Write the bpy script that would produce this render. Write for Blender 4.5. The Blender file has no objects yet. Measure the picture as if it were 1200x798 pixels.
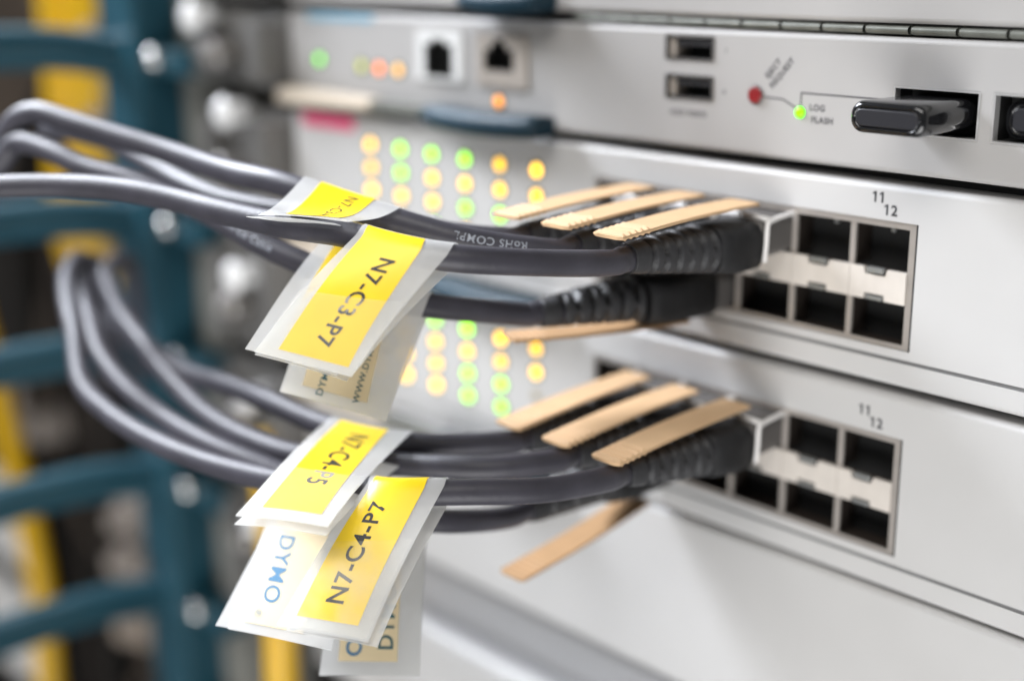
import bpy, bmesh, math, random
from mathutils import Vector, Matrix
random.seed(7)
MM = 0.001                       # everything below is laid out in millimetres
S = bpy.context.scene
COL = S.collection

# ------------------------------------------------------------------ camera
CAM_POS = Vector((138.6847, -232.7415, 51.3453))
YAW, PITCH, ROLL = 0.8286630, -0.2747668, -0.0078966
fw = Vector((-math.sin(YAW)*math.cos(PITCH), math.cos(YAW)*math.cos(PITCH), math.sin(PITCH)))
rt = Vector((math.cos(YAW), math.sin(YAW), 0)); up = rt.cross(fw)
rt2 = rt*math.cos(ROLL) + up*math.sin(ROLL); up2 = -rt*math.sin(ROLL) + up*math.cos(ROLL)
cd = bpy.data.cameras.new('camera'); cam = bpy.data.objects.new('camera', cd); COL.objects.link(cam)
cam.matrix_world = Matrix(((rt2.x, up2.x, -fw.x, CAM_POS.x*MM), (rt2.y, up2.y, -fw.y, CAM_POS.y*MM),
                           (rt2.z, up2.z, -fw.z, CAM_POS.z*MM), (0, 0, 0, 1)))
cd.sensor_width = 36; cd.lens = 1607.27*36/1200
cd.clip_start = 0.005; cd.clip_end = 20
cd.dof.use_dof = True; cd.dof.focus_distance = 0.2555; cd.dof.aperture_fstop = 4.7
S.camera = cam

# ------------------------------------------------------------------ light
W = bpy.data.worlds.new('World'); S.world = W; W.use_nodes = True
W.node_tree.nodes['Background'].inputs[0].default_value = (0.93, 0.96, 1.0, 1)
W.node_tree.nodes['Background'].inputs[1].default_value = 0.13
def area(name, loc, target, sx, sy, power, col=(1, 1, 1)):
    l = bpy.data.lights.new(name, 'AREA'); l.shape = 'RECTANGLE'; l.size = sx; l.size_y = sy; l.energy = power; l.color = col
    o = bpy.data.objects.new(name, l); COL.objects.link(o); o.location = loc
    o.rotation_euler = (Vector(target)-Vector(loc)).to_track_quat('-Z', 'Y').to_euler(); return o
area('ceiling_light', (0.25, -1.1, 1.35), (-0.08, 0, 0), 1.6, 0.6, 22, (1.0, 0.98, 0.95))
lamp = area('cable_sheen_fill', (-0.50, -0.165, 0.30), (-0.20, -0.10, -0.01), 0.40, 0.22, 2.0, (0.88, 0.92, 1.0))  # lamp added close by at left to put a sheen on the cables
lamp.data.spread = math.radians(60)
area('floor_bounce_fill', (0.35, -0.75, -0.75), (-0.05, 0, -0.10), 1.1, 0.8, 15, (1.0, 1.0, 1.0))  # area lamp added in place of light bounced off the floor
S.view_settings.view_transform = 'Standard'; S.view_settings.look = 'None'
S.view_settings.exposure = 0.02; S.view_settings.gamma = 1
S.cycles.use_denoising = True
S.cycles.use_adaptive_sampling = False
S.cycles.max_bounces = 8; S.cycles.transparent_max_bounces = 16
S.cycles.sample_clamp_indirect = 4

# ------------------------------------------------------------------ materials
MATS = {}
def mat(name, base, rough=0.5, metal=0.0, noise=0.0, nscale=60, bump=0.0, bscale=400, spec=0.5, coat=0.0, emit=None, estr=0, alpha=1.0, rnoise=0.0):
    m = bpy.data.materials.new(name); m.use_nodes = True; nt = m.node_tree; p = nt.nodes['Principled BSDF']
    p.inputs['Base Color'].default_value = (*base, 1); p.inputs['Roughness'].default_value = rough
    p.inputs['Metallic'].default_value = metal; p.inputs['Specular IOR Level'].default_value = spec
    p.inputs['Coat Weight'].default_value = coat; p.inputs['Alpha'].default_value = alpha
    if emit: p.inputs['Emission Color'].default_value = (*emit, 1); p.inputs['Emission Strength'].default_value = estr
    if noise or bump or rnoise:
        tc = nt.nodes.new('ShaderNodeTexCoord')
        n = nt.nodes.new('ShaderNodeTexNoise'); n.inputs['Scale'].default_value = nscale; n.inputs['Detail'].default_value = 6
        nt.links.new(tc.outputs['Object'], n.inputs['Vector'])
        if noise:
            r = nt.nodes.new('ShaderNodeValToRGB')
            r.color_ramp.elements[0].position = 0.3; r.color_ramp.elements[1].position = 0.7
            r.color_ramp.elements[0].color = (*[c*(1-noise) for c in base], 1); r.color_ramp.elements[1].color = (*[min(1, c*(1+noise)) for c in base], 1)
            nt.links.new(n.outputs[0], r.inputs[0]); nt.links.new(r.outputs[0], p.inputs['Base Color'])
        if rnoise:
            mr = nt.nodes.new('ShaderNodeMapRange'); mr.inputs[3].default_value = max(0.03, rough-rnoise); mr.inputs[4].default_value = rough+rnoise
            nt.links.new(n.outputs[0], mr.inputs[0]); nt.links.new(mr.outputs[0], p.inputs['Roughness'])
        if bump:
            n2 = nt.nodes.new('ShaderNodeTexNoise'); n2.inputs['Scale'].default_value = bscale; n2.inputs['Detail'].default_value = 3
            nt.links.new(tc.outputs['Object'], n2.inputs['Vector'])
            b = nt.nodes.new('ShaderNodeBump'); b.inputs['Strength'].default_value = bump; b.inputs['Distance'].default_value = 0.0004
            nt.links.new(n2.outputs[0], b.inputs['Height']); nt.links.new(b.outputs[0], p.inputs['Normal'])
    MATS[name] = m; return m
def film(name, col, opac, rough=0.25):
    m = mat(name, col, rough, noise=0.05, nscale=90, bump=0.12, bscale=150, alpha=opac)
    nt = m.node_tree; p = nt.nodes['Principled BSDF']
    tl = nt.nodes.new('ShaderNodeBsdfTranslucent'); tl.inputs[0].default_value = (*col, 1)
    tr = nt.nodes.new('ShaderNodeBsdfTransparent')
    a = nt.nodes.new('ShaderNodeMixShader'); a.inputs[0].default_value = 0.45*opac
    nt.links.new(p.outputs[0], a.inputs[1]); nt.links.new(tl.outputs[0], a.inputs[2])
    nt.links.new(a.outputs[0], nt.nodes['Material Output'].inputs['Surface']); nt.nodes.remove(tr)
    return m
mat('silver_paint', (0.535, 0.528, 0.52), 0.5, 0.08, noise=0.025, nscale=40, bump=0.05, bscale=2500, rnoise=0.05)
mat('steel_grey', (0.42, 0.42, 0.43), 0.4, 0.3)
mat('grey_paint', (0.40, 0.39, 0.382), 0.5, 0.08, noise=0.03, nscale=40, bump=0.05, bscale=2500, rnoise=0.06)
mat('silver_edge', (0.72, 0.71, 0.70), 0.3, 0.6)
mat('groove_grey', (0.22, 0.22, 0.22), 0.5, 0.3)
mat('gap_black', (0.012, 0.012, 0.012), 0.7)
mat('gasket_metal', (0.17, 0.175, 0.155), 0.45, 0.4, noise=0.15, nscale=300)
mat('cage_metal', (0.47, 0.43, 0.395), 0.38, 0.5, noise=0.06, nscale=200)
mat('cage_band', (0.66, 0.61, 0.555), 0.45, 0.15, noise=0.05, nscale=200)
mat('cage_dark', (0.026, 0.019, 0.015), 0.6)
mat('latch_grey', (0.42, 0.43, 0.42), 0.35, 0.7)
mat('print_ink', (0.03, 0.03, 0.035), 0.6)
mat('grey_ink', (0.06, 0.06, 0.065), 0.6)
mat('cable_black', (0.044, 0.042, 0.053), 0.46, spec=0.42, noise=0.2, nscale=120, bump=0.15, bscale=900)
mat('cable_print', (0.30, 0.32, 0.36), 0.5)
mat('boot_black', (0.013, 0.013, 0.014), 0.6, spec=0.28, noise=0.2, nscale=300, bump=0.25, bscale=1800)
mat('boot_grey', (0.024, 0.024, 0.026), 0.5, spec=0.4, noise=0.2, nscale=300, bump=0.25, bscale=1800)
mat('tab_beige', (0.58, 0.39, 0.225), 0.6, spec=0.2, noise=0.04, nscale=150, bump=0.05, bscale=900)
mat('tab_brown', (0.47, 0.285, 0.145), 0.6, spec=0.2, noise=0.05, nscale=150)
mat('bail_white', (0.80, 0.78, 0.76), 0.5, 0.0)
mat('shell_metal', (0.10, 0.093, 0.088), 0.6, 0.0)
mat('yellow_label', (0.95, 0.655, 0.004), 0.35, noise=0.05, nscale=110, bump=0.06, bscale=200)
mat('cream_backing', (0.78, 0.64, 0.40), 0.45, noise=0.04, nscale=120)
mat('label_ink', (0.012, 0.011, 0.012), 0.5)
mat('faded_ink', (0.30, 0.28, 0.24), 0.5)
mat('blue_ink', (0.03, 0.17, 0.33), 0.5)
mat('teal_ink', (0.03, 0.11, 0.13), 0.5)
film('clear_film', (0.86, 0.86, 0.85), 0.38)
film('thin_film', (0.80, 0.81, 0.82), 0.42)
film('haze_film', (0.92, 0.91, 0.86), 0.075)
def fog():
    m = film('fog_film', (0.97, 0.95, 0.86), 0.2); nt = m.node_tree; p = nt.nodes['Principled BSDF']
    tc = nt.nodes.new('ShaderNodeTexCoord'); n = nt.nodes.new('ShaderNodeTexNoise'); n.inputs['Scale'].default_value = 130; n.inputs['Detail'].default_value = 2
    r = nt.nodes.new('ShaderNodeMapRange'); r.inputs[1].default_value = 0.35; r.inputs[2].default_value = 0.68; r.inputs[3].default_value = 0.02; r.inputs[4].default_value = 0.15
    nt.links.new(tc.outputs['Object'], n.inputs['Vector']); nt.links.new(n.outputs[0], r.inputs[0]); nt.links.new(r.outputs[0], p.inputs['Alpha'])
    for x in nt.nodes:
        if x.type == 'MIX_SHADER': nt.links.new(p.outputs[0], nt.nodes['Material Output'].inputs['Surface'])
fog()
mat('black_gloss', (0.008, 0.008, 0.009), 0.16, coat=0.3)
mat('black_face', (0.022, 0.022, 0.026), 0.35)
mat('teal_plastic', (0.008, 0.030, 0.048), 0.5, spec=0.25, noise=0.2, nscale=40)
mat('teal_paint', (0.012, 0.056, 0.080), 0.33, noise=0.12, nscale=30, bump=0.1, bscale=300)
mat('chrome', (0.85, 0.84, 0.82), 0.16, 1.0)
mat('glint_white', (0.90, 0.90, 0.90), 0.2, spec=0.8)  # plain white standing in for the glints on the screw heads
mat('dull_steel', (0.42, 0.40, 0.38), 0.3, 0.8, noise=0.1, nscale=60)
mat('bracket_grey', (0.19, 0.183, 0.175), 0.3, 0.4, noise=0.08, nscale=40)
mat('rail_grey', (0.22, 0.22, 0.20), 0.5, 0.2, noise=0.08, nscale=30)
mat('beige_lever', (0.66, 0.57, 0.46), 0.4, 0.2)
mat('pink_sticker', (0.85, 0.10, 0.24), 0.5)
mat('blue_sticker', (0.16, 0.38, 0.52), 0.5)
mat('socket_glare_white', (0.74, 0.74, 0.73), 0.2, 0.1)  # white base stands in for the highlight on the metal shell
mat('socket_beige', (0.58, 0.52, 0.46), 0.35, 0.5)
mat('red_button', (0.22, 0.012, 0.014), 0.3, coat=0.4)
mat('yellow_jacket', (0.62, 0.36, 0.003), 0.4, noise=0.12, nscale=25)
mat('white_plastic', (0.62, 0.61, 0.6), 0.35)
mat('bg_brown', (0.06, 0.044, 0.032), 0.7, noise=0.25, nscale=14)
mat('bg_dark', (0.014, 0.011, 0.009), 0.8, noise=0.4, nscale=20)
mat('bg_cable', (0.008, 0.007, 0.006), 0.6, spec=0.15)
mat('bg_grey_cable', (0.022, 0.017, 0.014), 0.6, spec=0.2)
mat('bg_pale', (0.33, 0.29, 0.26), 0.4)
mat('bg_beige', (0.36, 0.30, 0.25), 0.45)
mat('usb_tongue', (0.05, 0.05, 0.055), 0.3)
LED = {'G': ('led_green', (0.36, 1.0, 0.0), 3.2), 'Y': ('led_amber', (1.0, 0.56, 0.035), 3.2), 'O': ('led_orange', (1.0, 0.22, 0.02), 2.4),
       'P': ('led_yellow_dim', (1.0, 0.50, 0.04), 1.5), 'L': ('led_olive', (0.55, 0.60, 0.01), 0.9), 'g': ('led_green_dim', (0.18, 1.0, 0.0), 1.9), 'o': ('led_orange_small', (1.0, 0.36, 0.03), 1.7), 'F': ('led_flash', (0.16, 1.0, 0.0), 1.5)}
for k, (n, c, s) in LED.items():
    for q, g in enumerate((1.0, 0.78, 1.3, 0.9)): mat(n+('', '_soft', '_bright', '_mid')[q], c, 0.3, emit=c, estr=s*g)
mat('led_dark_disc', (0.02, 0.02, 0.02), 0.5)
mat('led_off', (0.42, 0.37, 0.28), 0.25)

# ------------------------------------------------------------------ helpers
class MB:
    def __init__(s): s.v = []; s.f = []; s.m = []; s.sm = []
    def add(s, vs, fs, mi=0, smooth=False):
        b = len(s.v); s.v += [Vector(v) for v in vs]
        for f in fs: s.f.append([b+i for i in f]); s.m.append(mi); s.sm.append(smooth)
    def box(s, x0, x1, y0, y1, z0, z1, bev=0.0, mi=0, xf=None):
        bm = bmesh.new(); bmesh.ops.create_cube(bm, size=1)
        for v in bm.verts: v.co = Vector(((x0+x1)/2+v.co.x*(x1-x0), (y0+y1)/2+v.co.y*(y1-y0), (z0+z1)/2+v.co.z*(z1-z0)))
        if bev: bmesh.ops.bevel(bm, geom=list(bm.edges), offset=bev, segments=2, profile=0.6, affect='EDGES')
        bm.verts.index_update()
        s.add([(xf @ v.co) if xf else v.co.copy() for v in bm.verts], [[v.index for v in f.verts] for f in bm.faces], mi); bm.free(); return s
    def loft(s, rings, caps=(True, True), mi=0, smooth=True, closed=True):
        n = len(rings[0]); vs = [p for r in rings for p in r]; fs = []
        for i in range(len(rings)-1):
            for j in range(n if closed else n-1):
                k = (j+1) % n; fs.append([i*n+j, i*n+k, (i+1)*n+k, (i+1)*n+j])
        s.add(vs, fs, mi, smooth)
        b = len(s.v)-len(vs)
        if closed and caps[0]: s.f.append([b+j for j in range(n)][::-1]); s.m.append(mi); s.sm.append(False)
        if closed and caps[1]: s.f.append([b+(len(rings)-1)*n+j for j in range(n)]); s.m.append(mi); s.sm.append(False)
        return s
    def cyl(s, p, axis, r, h, n=24, mi=0, r2=None, smooth=True):
        a = Vector(axis).normalized(); t = a.orthogonal().normalized(); b = a.cross(t); p = Vector(p); r2 = r if r2 is None else r2
        R = lambda q, rr: [q + t*rr*math.cos(2*math.pi*i/n) + b*rr*math.sin(2*math.pi*i/n) for i in range(n)]
        bv = min(0.15*r, 0.15*h)
        return s.loft([R(p, r), R(p+a*(h-bv), r2), R(p+a*h, r2-bv)], mi=mi, smooth=smooth)
    def dome(s, p, axis, r, h, n=14, mi=0):
        a = Vector(axis).normalized(); t = a.orthogonal().normalized(); b = a.cross(t); p = Vector(p); rs = []
        for k in range(5):
            ang = k/4.6*math.pi/2; rr = r*math.cos(ang); q = p + a*h*math.sin(ang)
            rs.append([q + t*rr*math.cos(2*math.pi*i/n) + b*rr*math.sin(2*math.pi*i/n) for i in range(n)])
        return s.loft(rs, mi=mi)
    def holes(s, x0, x1, z0, z1, y, depth, rects, mi=0, edge=0):
        """a sheet at y with rectangular holes whose walls run back by depth"""
        xs = sorted({x0, x1, *[r[0] for r in rects], *[r[1] for r in rects]}); zs = sorted({z0, z1, *[r[2] for r in rects], *[r[3] for r in rects]})
        inh = lambda cx, cz: any(r[0] < cx < r[1] and r[2] < cz < r[3] for r in rects)
        for i in range(len(xs)-1):
            for j in range(len(zs)-1):
                if inh((xs[i]+xs[i+1])/2, (zs[j]+zs[j+1])/2): continue
                s.add([(xs[i], y, zs[j]), (xs[i+1], y, zs[j]), (xs[i+1], y, zs[j+1]), (xs[i], y, zs[j+1])], [[0, 1, 2, 3]], mi)
        for r in rects:
            a, b, c, d = r[:4]; Y = y+depth
            s.add([(a, y, c), (b, y, c), (b, y, d), (a, y, d), (a, Y, c), (b, Y, c), (b, Y, d), (a, Y, d)], [[0, 4, 5, 1], [1, 5, 6, 2], [2, 6, 7, 3], [3, 7, 4, 0]], edge)
        return s
    def build(s, name, mats, parent=None, kind=None):
        me = bpy.data.meshes.new(name); off = Vector(parent['_org']) if parent and '_org' in parent else Vector((0, 0, 0))
        me.from_pydata([(v-off)*MM for v in s.v], [], s.f)
        for m in (mats if isinstance(mats, (list, tuple)) else [mats]): me.materials.append(MATS[m])
        me.polygons.foreach_set('material_index', s.m); me.polygons.foreach_set('use_smooth', s.sm); me.update()
        o = bpy.data.objects.new(name, me); COL.objects.link(o)
        if parent: o.parent = parent
        if kind: o['kind'] = kind
        o['_org'] = tuple(off)
        return o
def thing(name, label, cat, org=(0, 0, 0), group=None):
    o = bpy.data.objects.new(name, None); COL.objects.link(o); o.location = Vector(org)*MM; o.empty_display_size = 0.01
    o['label'] = label; o['category'] = cat; o['_org'] = tuple(org)
    if group: o['group'] = group
    return o
def inst(name, mesh, parent, mw=None, label=None):
    o = bpy.data.objects.new(name, mesh); COL.objects.link(o); o.parent = parent
    if mw is not None: o.matrix_local = mw
    if label: o['label'] = label
    o['_org'] = (0, 0, 0)
    return o
def catmull(P, n):
    P = [Vector(p) for p in P]; Q = [P[0]*2-P[1]] + P + [P[-1]*2-P[-2]]; out = []
    for i in range(1, len(Q)-2):
        a, b, c, d = Q[i-1:i+3]
        for k in range(n):
            t = k/n; out.append(0.5*((2*b)+(c-a)*t+(2*a-5*b+4*c-d)*t*t+(3*b-a-3*c+d)*t**3))
    out.append(Q[-2]); return out
def smooth_path(pts, it=2):
    pts = [p.copy() for p in pts]
    for _ in range(it): pts = [pts[0]] + [(pts[i-1]+pts[i]*2+pts[i+1])/4 for i in range(1, len(pts)-1)] + [pts[-1]]
    return pts
def tube(mb, pts, r, n=16, mi=0, caps=(True, True)):
    rings = []; prev = None
    for i, p in enumerate(pts):
        t = (pts[min(i+1, len(pts)-1)]-pts[max(i-1, 0)]).normalized()
        if prev is None: u = t.orthogonal().normalized()
        else: u = (prev - t*prev.dot(t)).normalized()
        prev = u; b = t.cross(u); rr = r(i/(len(pts)-1)) if callable(r) else r
        rings.append([p + u*rr*math.cos(2*math.pi*k/n) + b*rr*math.sin(2*math.pi*k/n) for k in range(n)])
    return mb.loft(rings, caps, mi)
_font = {}
def text_geo(txt, size, subdiv=True, bold=0.0, align='CENTER'):
    """vertices (mm, in the text's own plane) and faces of a line of lettering"""
    key = (txt, bold, align)
    if key not in _font:
        c = bpy.data.curves.new('lettering', 'FONT'); c.body = txt; c.align_x = align; c.align_y = 'CENTER'; c.size = 1; c.resolution_u = 4; c.offset = bold; c.space_character = 1.1
        o = bpy.data.objects.new('lettering', c); COL.objects.link(o); bpy.context.view_layer.update()
        me = o.evaluated_get(bpy.context.evaluated_depsgraph_get()).to_mesh()
        _font[key] = ([(v.co.x, v.co.y) for v in me.vertices], [list(p.vertices) for p in me.polygons])
        bpy.data.objects.remove(o); bpy.data.curves.remove(c)
    v, f = _font[key]; return [(x*size, y*size) for x, y in v], f
def flat_text(mb, txt, x, z, size, y=-0.03, ang=0, align='CENTER', mi=0, bold=0.0, sx=1.0):
    v, f = text_geo(txt, size, bold=bold, align=align); c, s_ = math.cos(ang), math.sin(ang)
    mb.add([(x+(a*sx)*c-b*s_, y, z+(a*sx)*s_+b*c) for a, b in v], f, mi); return mb

# ------------------------------------------------------------------ the setting behind everything
b = MB(); b.box(-1500, 700, 260, 270, -900, 900); b.build('wall', 'bg_dark', kind='structure')
b = MB(); b.box(-700, -345, 62, 70, -66, 420); o = b.build('cabinet_panel', 'bg_brown')
o['label'] = 'blurred brown cabinet panel behind the yellow cable run at upper left'; o['category'] = 'panel'

# ------------------------------------------------------------------ equipment cards
XR, XL = 150.0, -211.0
def card_shell(t, z0, z1, rects=(), fold=None, deep=12, xl=XL, paint='silver_paint'):
    """folded sheet metal front: rounded rolled edges top and bottom, flat face with holes, fold groove near the bottom"""
    R = 1.1
    m = MB()
    q = lambda zc, a0, a1, y=R: [(y - R*math.cos(a), zc + R*math.sin(a)) for a in [a0+(a1-a0)*k/6 for k in range(7)]]
    topp = q(z1-R, 0, math.pi/2) + [(deep, z1)]
    botp = [(deep, z0)] + q(z0+R, -math.pi/2, 0)
    for prof in (topp, botp):
        m.loft([[Vector((XR, y, z)) for y, z in prof], [Vector((xl, y, z)) for y, z in prof]], closed=False)
    zf = z0+R
    if fold is not None:
        g = 0.28
        gp = [(0, fold-0.45), (g, fold-0.3), (g, fold+0.2), (0, fold+0.35)]
        m.holes(xl, XR, zf, fold-0.45, 0, 1.6, ())
        m.loft([[Vector((XR, y, z)) for y, z in gp], [Vector((xl, y, z)) for y, z in gp]], closed=False, smooth=False, mi=1)
        zf = fold+0.35
    m.holes(xl, XR, zf, z1-R, 0, 1.6, list(rects), edge=2)
    m.add([(xl, 0, z0+R), (xl, 0, z1-R), (xl, deep, z1-R), (xl, deep, z0+R)], [[0, 1, 2, 3]])
    return m.build('face_plate', [paint, 'groove_grey', 'silver_edge'], t)
def led(t, x, z, kind, r=1.6, disc_r=2.35):
    m = MB(); m.dome((x, -0.12, z), (0, -1, 0), r, 0.6)
    o = m.build('status_light', LED[kind][0]+random.choice(('', '_soft', '_bright', '_mid')) if kind in LED else 'led_off', t)
    if kind in LED:
        m = MB(); m.cyl((x, 0.3, z), (0, -1, 0), disc_r, 0.4, n=20); m.build('contrast_disc', 'led_dark_disc', o)  # dark disc added so the blurred light keeps its colour
    return o
GM = None
def gasket(t, zc, h, x0=-90, x1=120, pitch=9.9, ph=5.4):
    """row of spring contact fingers in the slit between two cards"""
    global GM
    x = ph - pitch*math.ceil((ph-x0)/pitch)
    while x < x1:
        if GM is None or abs(GM[1]-h) > 1e-6:
            m = MB(); w = pitch-0.7
            prof = [(1.6, -h/2), (0.35, -h*0.3), (0.15, 0.02*h), (0.35, h*0.3), (1.7, h/2)]
            m.loft([[Vector((w, y, z)) for y, z in prof], [Vector((0, y, z)) for y, z in prof]], closed=False)
            m.add([(0, 1.7, h/2), (0, 1.6, -h/2), (w, 1.6, -h/2), (w, 1.7, h/2)], [[0, 1, 2, 3]])
            o = m.build('gasket_finger', 'gasket_metal', t); GM = (o.data, h); o['_org'] = (0, 0, 0); o.matrix_local = Matrix.Translation(((x+0.35)*MM, 0, zc*MM))
        else: inst('gasket_finger', GM[0], t, Matrix.Translation(((x+0.35)*MM, 0, zc*MM)))
        x += pitch
def lever(t, z, arm=True, hx0=-141, hx1=-98, z2=None):
    """ejector: pale arm pivoting at the card end with a teal grip, lying along the card edge"""
    if arm:
        m = MB()
        rings = []
        for x, y0, y1, za, zb in ((-213, -0.8, -4.5, -2.5, 2.5), (-208, -0.8, -5, -2.6, 2.6), (-190, -0.8, -5, -2.3, 2.3), (-168, -0.8, -4.5, -1.9, 1.9)):
            rings.append([Vector((x, y0, z+za)), Vector((x, y1, z+za+0.6)), Vector((x, y1-0.4, z)), Vector((x, y1, z+zb-0.6)), Vector((x, y0, z+zb))])
        m.loft(rings, smooth=False); m.build('ejector_arm', 'beige_lever', t)
        m = MB(); m.box(-168.2, hx0+3, -4, -0.8, z-1.8, z+1.4, 0.5); m.build('ejector_link', 'gasket_metal', t)
    m = MB(); N = 14; rings = []
    for k in range(N+1):
        u = k/N; x = hx0+(hx1-hx0)*u
        e = min(1, 0.35+2.2*min(u, 1-u)) if u in (0, 1) or k in (0, N) else 1
        e = 0.88 if k in (0, N) else 1
        hw = (2.7+0.3*math.sin(u*math.pi))*e; yo = -7.5 - 2.0*math.sin(u*math.pi)**0.7
        zz = z - 0.6*math.sin(u*math.pi*1.0)
        prof = [(-1.2, -hw*0.9), (yo+1.5, -hw), (yo, -hw*0.55), (yo-0.5*e, 0), (yo, hw*0.55), (yo+1.5, hw), (-1.2, hw*0.9)]
        rings.append([Vector((x, y, zz+w)) for y, w in prof])
    m.loft(rings); m.build('ejector_grip', 'teal_plastic', t)
def end_block(t, z0, z1, screw_z, kx=-232, kz=None, kr=4.6):
    kz = screw_z+9 if kz is None else kz
    m = MB(); m.box(-262, -213, -0.5, 10, z0+0.5, z1-0.5, 0.6)
    m.box(-222, -214.5, -9, 1, z0+4, z1-3, 0.8)
    m.box(-258, -250, -6, 1, z0+3, z1-6, 0.8)
    m.build('end_block', 'bracket_grey', t)
    m = MB(); m.cyl((-242, -0.5, screw_z), (0, -1, 0), 4.6, 9, n=28); m.cyl((-242, -9.4, screw_z), (0, -1, 0), 3.0, 3.2, n=20, r2=2.4)
    s = m.build('thumbscrew', 'dull_steel', t)
    m = MB(); m.dome((kx, -9.6, kz), (0, -1, 0), kr, 3.0, n=20); m.cyl((kx, -1, kz), (0, -1, 0), kr*.7, 8.8, n=20); m.build('screw_glint', 'glint_white', t)  # white dome added where the thumbscrew highlight falls
def numerals(t, items, name='printed_numbers', ink='print_ink', bold=0.028):
    m = MB()
    for txt, x, z, size, *rest in items: flat_text(m, txt, x, z, size, ang=rest[0] if rest else 0, bold=bold, sx=rest[1] if len(rest) > 1 else 1)
    if name == 'printed_numbers':                                # the flag at the head of every numeral 1
        for txt, x, z, size, *rest in items:
            v, f = text_geo(txt, size, bold=bold); mid = (min(a for a, _ in v)+max(a for a, _ in v))/2
            for lo, hi in ((-99, mid), (mid, 99)):
                if lo != -99 and txt != '11': continue
                g_ = [p for p in v if lo < p[0] < hi]; a = min(p[0] for p in g_)+x+0.01; tz = max(p[1] for p in g_)+z
                m.add([(a, -.03, tz), (a, -.03, tz-.15*size), (a-.16*size, -.03, tz-.24*size), (a-.16*size, -.03, tz-.13*size)], [[0, 3, 2, 1]])
    return m.build(name, ink, t)

# ---- top card: only its lower edge shows
t = thing('equipment_card', 'silver card at the very top, only its lower edge showing', 'equipment card', (0, 0, 60), 'cards stacked in the chassis')
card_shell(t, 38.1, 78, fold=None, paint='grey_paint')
lever(t, 40.6, arm=False, hx0=-126, hx1=-97.5)
end_block(t, 38.5, 78, 56, -250, 50)
gasket(t, 36.85, 1.9)

# ---- control card with sockets and memory sticks
t = thing('control_card', 'silver control card with network sockets, USB ports and a red button', 'equipment card', (0, 0, 23), 'cards stacked in the chassis')
RJ1, RJ2 = (-151.2, -132.6, 19.4, 32.6), (-127, -108.2, 19.2, 32.2)
US = [(-64.5, -50.8, 28.7, 34.1), (-64.3, -50.7, 20.4, 25.7)]
SL1, SL2 = (-6.4, 10.9, 17.9, 26.2), (14.2, 31.5, 17.9, 26.2)
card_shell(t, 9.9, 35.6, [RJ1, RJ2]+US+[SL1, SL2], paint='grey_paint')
end_block(t, 12, 35.5, 22, -251, 33, 5.2)
gasket(t, 8.7, 1.9)
m = MB(); m.box(XL, XR, 7, 30, -120, 36.5); m.build('chassis_core', 'gap_black', t)
def jack(r, frame_mat, lab):
    x0, x1, z0, z1 = r; fx = 2.6; cx = (x0+x1)/2
    m = MB()
    if frame_mat == 'socket_beige': rects = [(-123.8, -113.2, 23.2, 28.4), (-121.6, -115.4, 28.4, 29.7), (-120.2, -116.8, 29.7, 31.0)]
    else: rects = [(-147.6, -136.2, 20.4, 28.9), (-144.6, -139.2, 28.9, 30.2)]
    # front frame with the stepped jack opening
    xs = x0, x1
    m.holes(x0+0.1, x1-0.1, z0+0.1, z1-0.1, -0.7, 5, rects, edge=1)
    m.add([(x0+.1, -.7, z0+.1), (x1-.1, -.7, z0+.1), (x1-.1, -.7, z1-.1), (x0+.1, -.7, z1-.1), (x0+.1, 4, z0+.1), (x1-.1, 4, z0+.1), (x1-.1, 4, z1-.1), (x0+.1, 4, z1-.1)],
          [[0, 1, 5, 4], [1, 2, 6, 5], [2, 3, 7, 6], [3, 0, 4, 7]])
    o = m.build('network_socket', [frame_mat, 'gap_black'], t); o['label'] = lab  # walls of the opening blackened, recess shade put into the colour
    m = MB(); m.box(x0+.5, x1-.5, 4.2, 6.5, z0+.5, z1-.5); m.build('socket_recess', 'gap_black', o)
jack(RJ1, 'socket_glare_white', 'bright metal network socket'); jack(RJ2, 'socket_beige', 'beige network socket')
for r in US:
    x0, x1, z0, z1 = r
    m = MB(); e = 0.45
    m.holes(x0+.05, x1-.05, z0+.05, z1-.05, -0.25, 6, [(x0+e, x1-e, z0+e, z1-e)], edge=1)
    u = m.build('usb_port', ['shell_metal', 'gap_black'], t)  # inner walls black, the shade inside painted on
    m = MB(); m.box(x0+e, x1-e, 5.5, 6.5, z0+e, z1-e); m.build('port_recess', 'gap_black', u)
    m = MB(); m.box(x0+1.2, x1-1.2, 0.9, 5.4, z1-2.3, z1-0.9, 0.15); m.build('contact_tongue', 'usb_tongue', u)
    m = MB(); m.box(x0+0.6, x0+2.6, 0.5, 5.4, z0+0.7, z1-0.7, 0.2); m.build('port_spring_glint', 'socket_beige', u)  # pale block added at left in place of a reflection inside the port
for r in (SL1, SL2):
    x0, x1, z0, z1 = r
    m = MB(); e = 0.35
    m.holes(x0-.35, x1+.35, z0-.35, z1+.35, -0.12, 1.8, [(x0+.02, x1-.02, z0+.02, z1-.02)])
    m.build('slot_rim', 'silver_edge', t)
    m = MB(); m.box(x0-1, x1+1, 6.0, 6.8, z0-1, z1+1); m.holes(x0, x1, z0, z1, 1.65, 4.4, [(x0, x1, z0, z1)]); m.build('slot_recess', 'gap_black', t)
m = MB(); m.cyl((-39.4, 0.6, 22.6), (0, -1, 0), 1.7, 1.3, n=24); m.build('red_button', 'red_button', t)
m = MB()
m.cyl((-39.4, 0.2, 22.6), (0, -1, 0), 2.1, 0.35, n=28); m.build('button_rim', 'groove_grey', t)
led(t, -28.05, 19.9, 'F', 1.2, 1.3)
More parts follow.
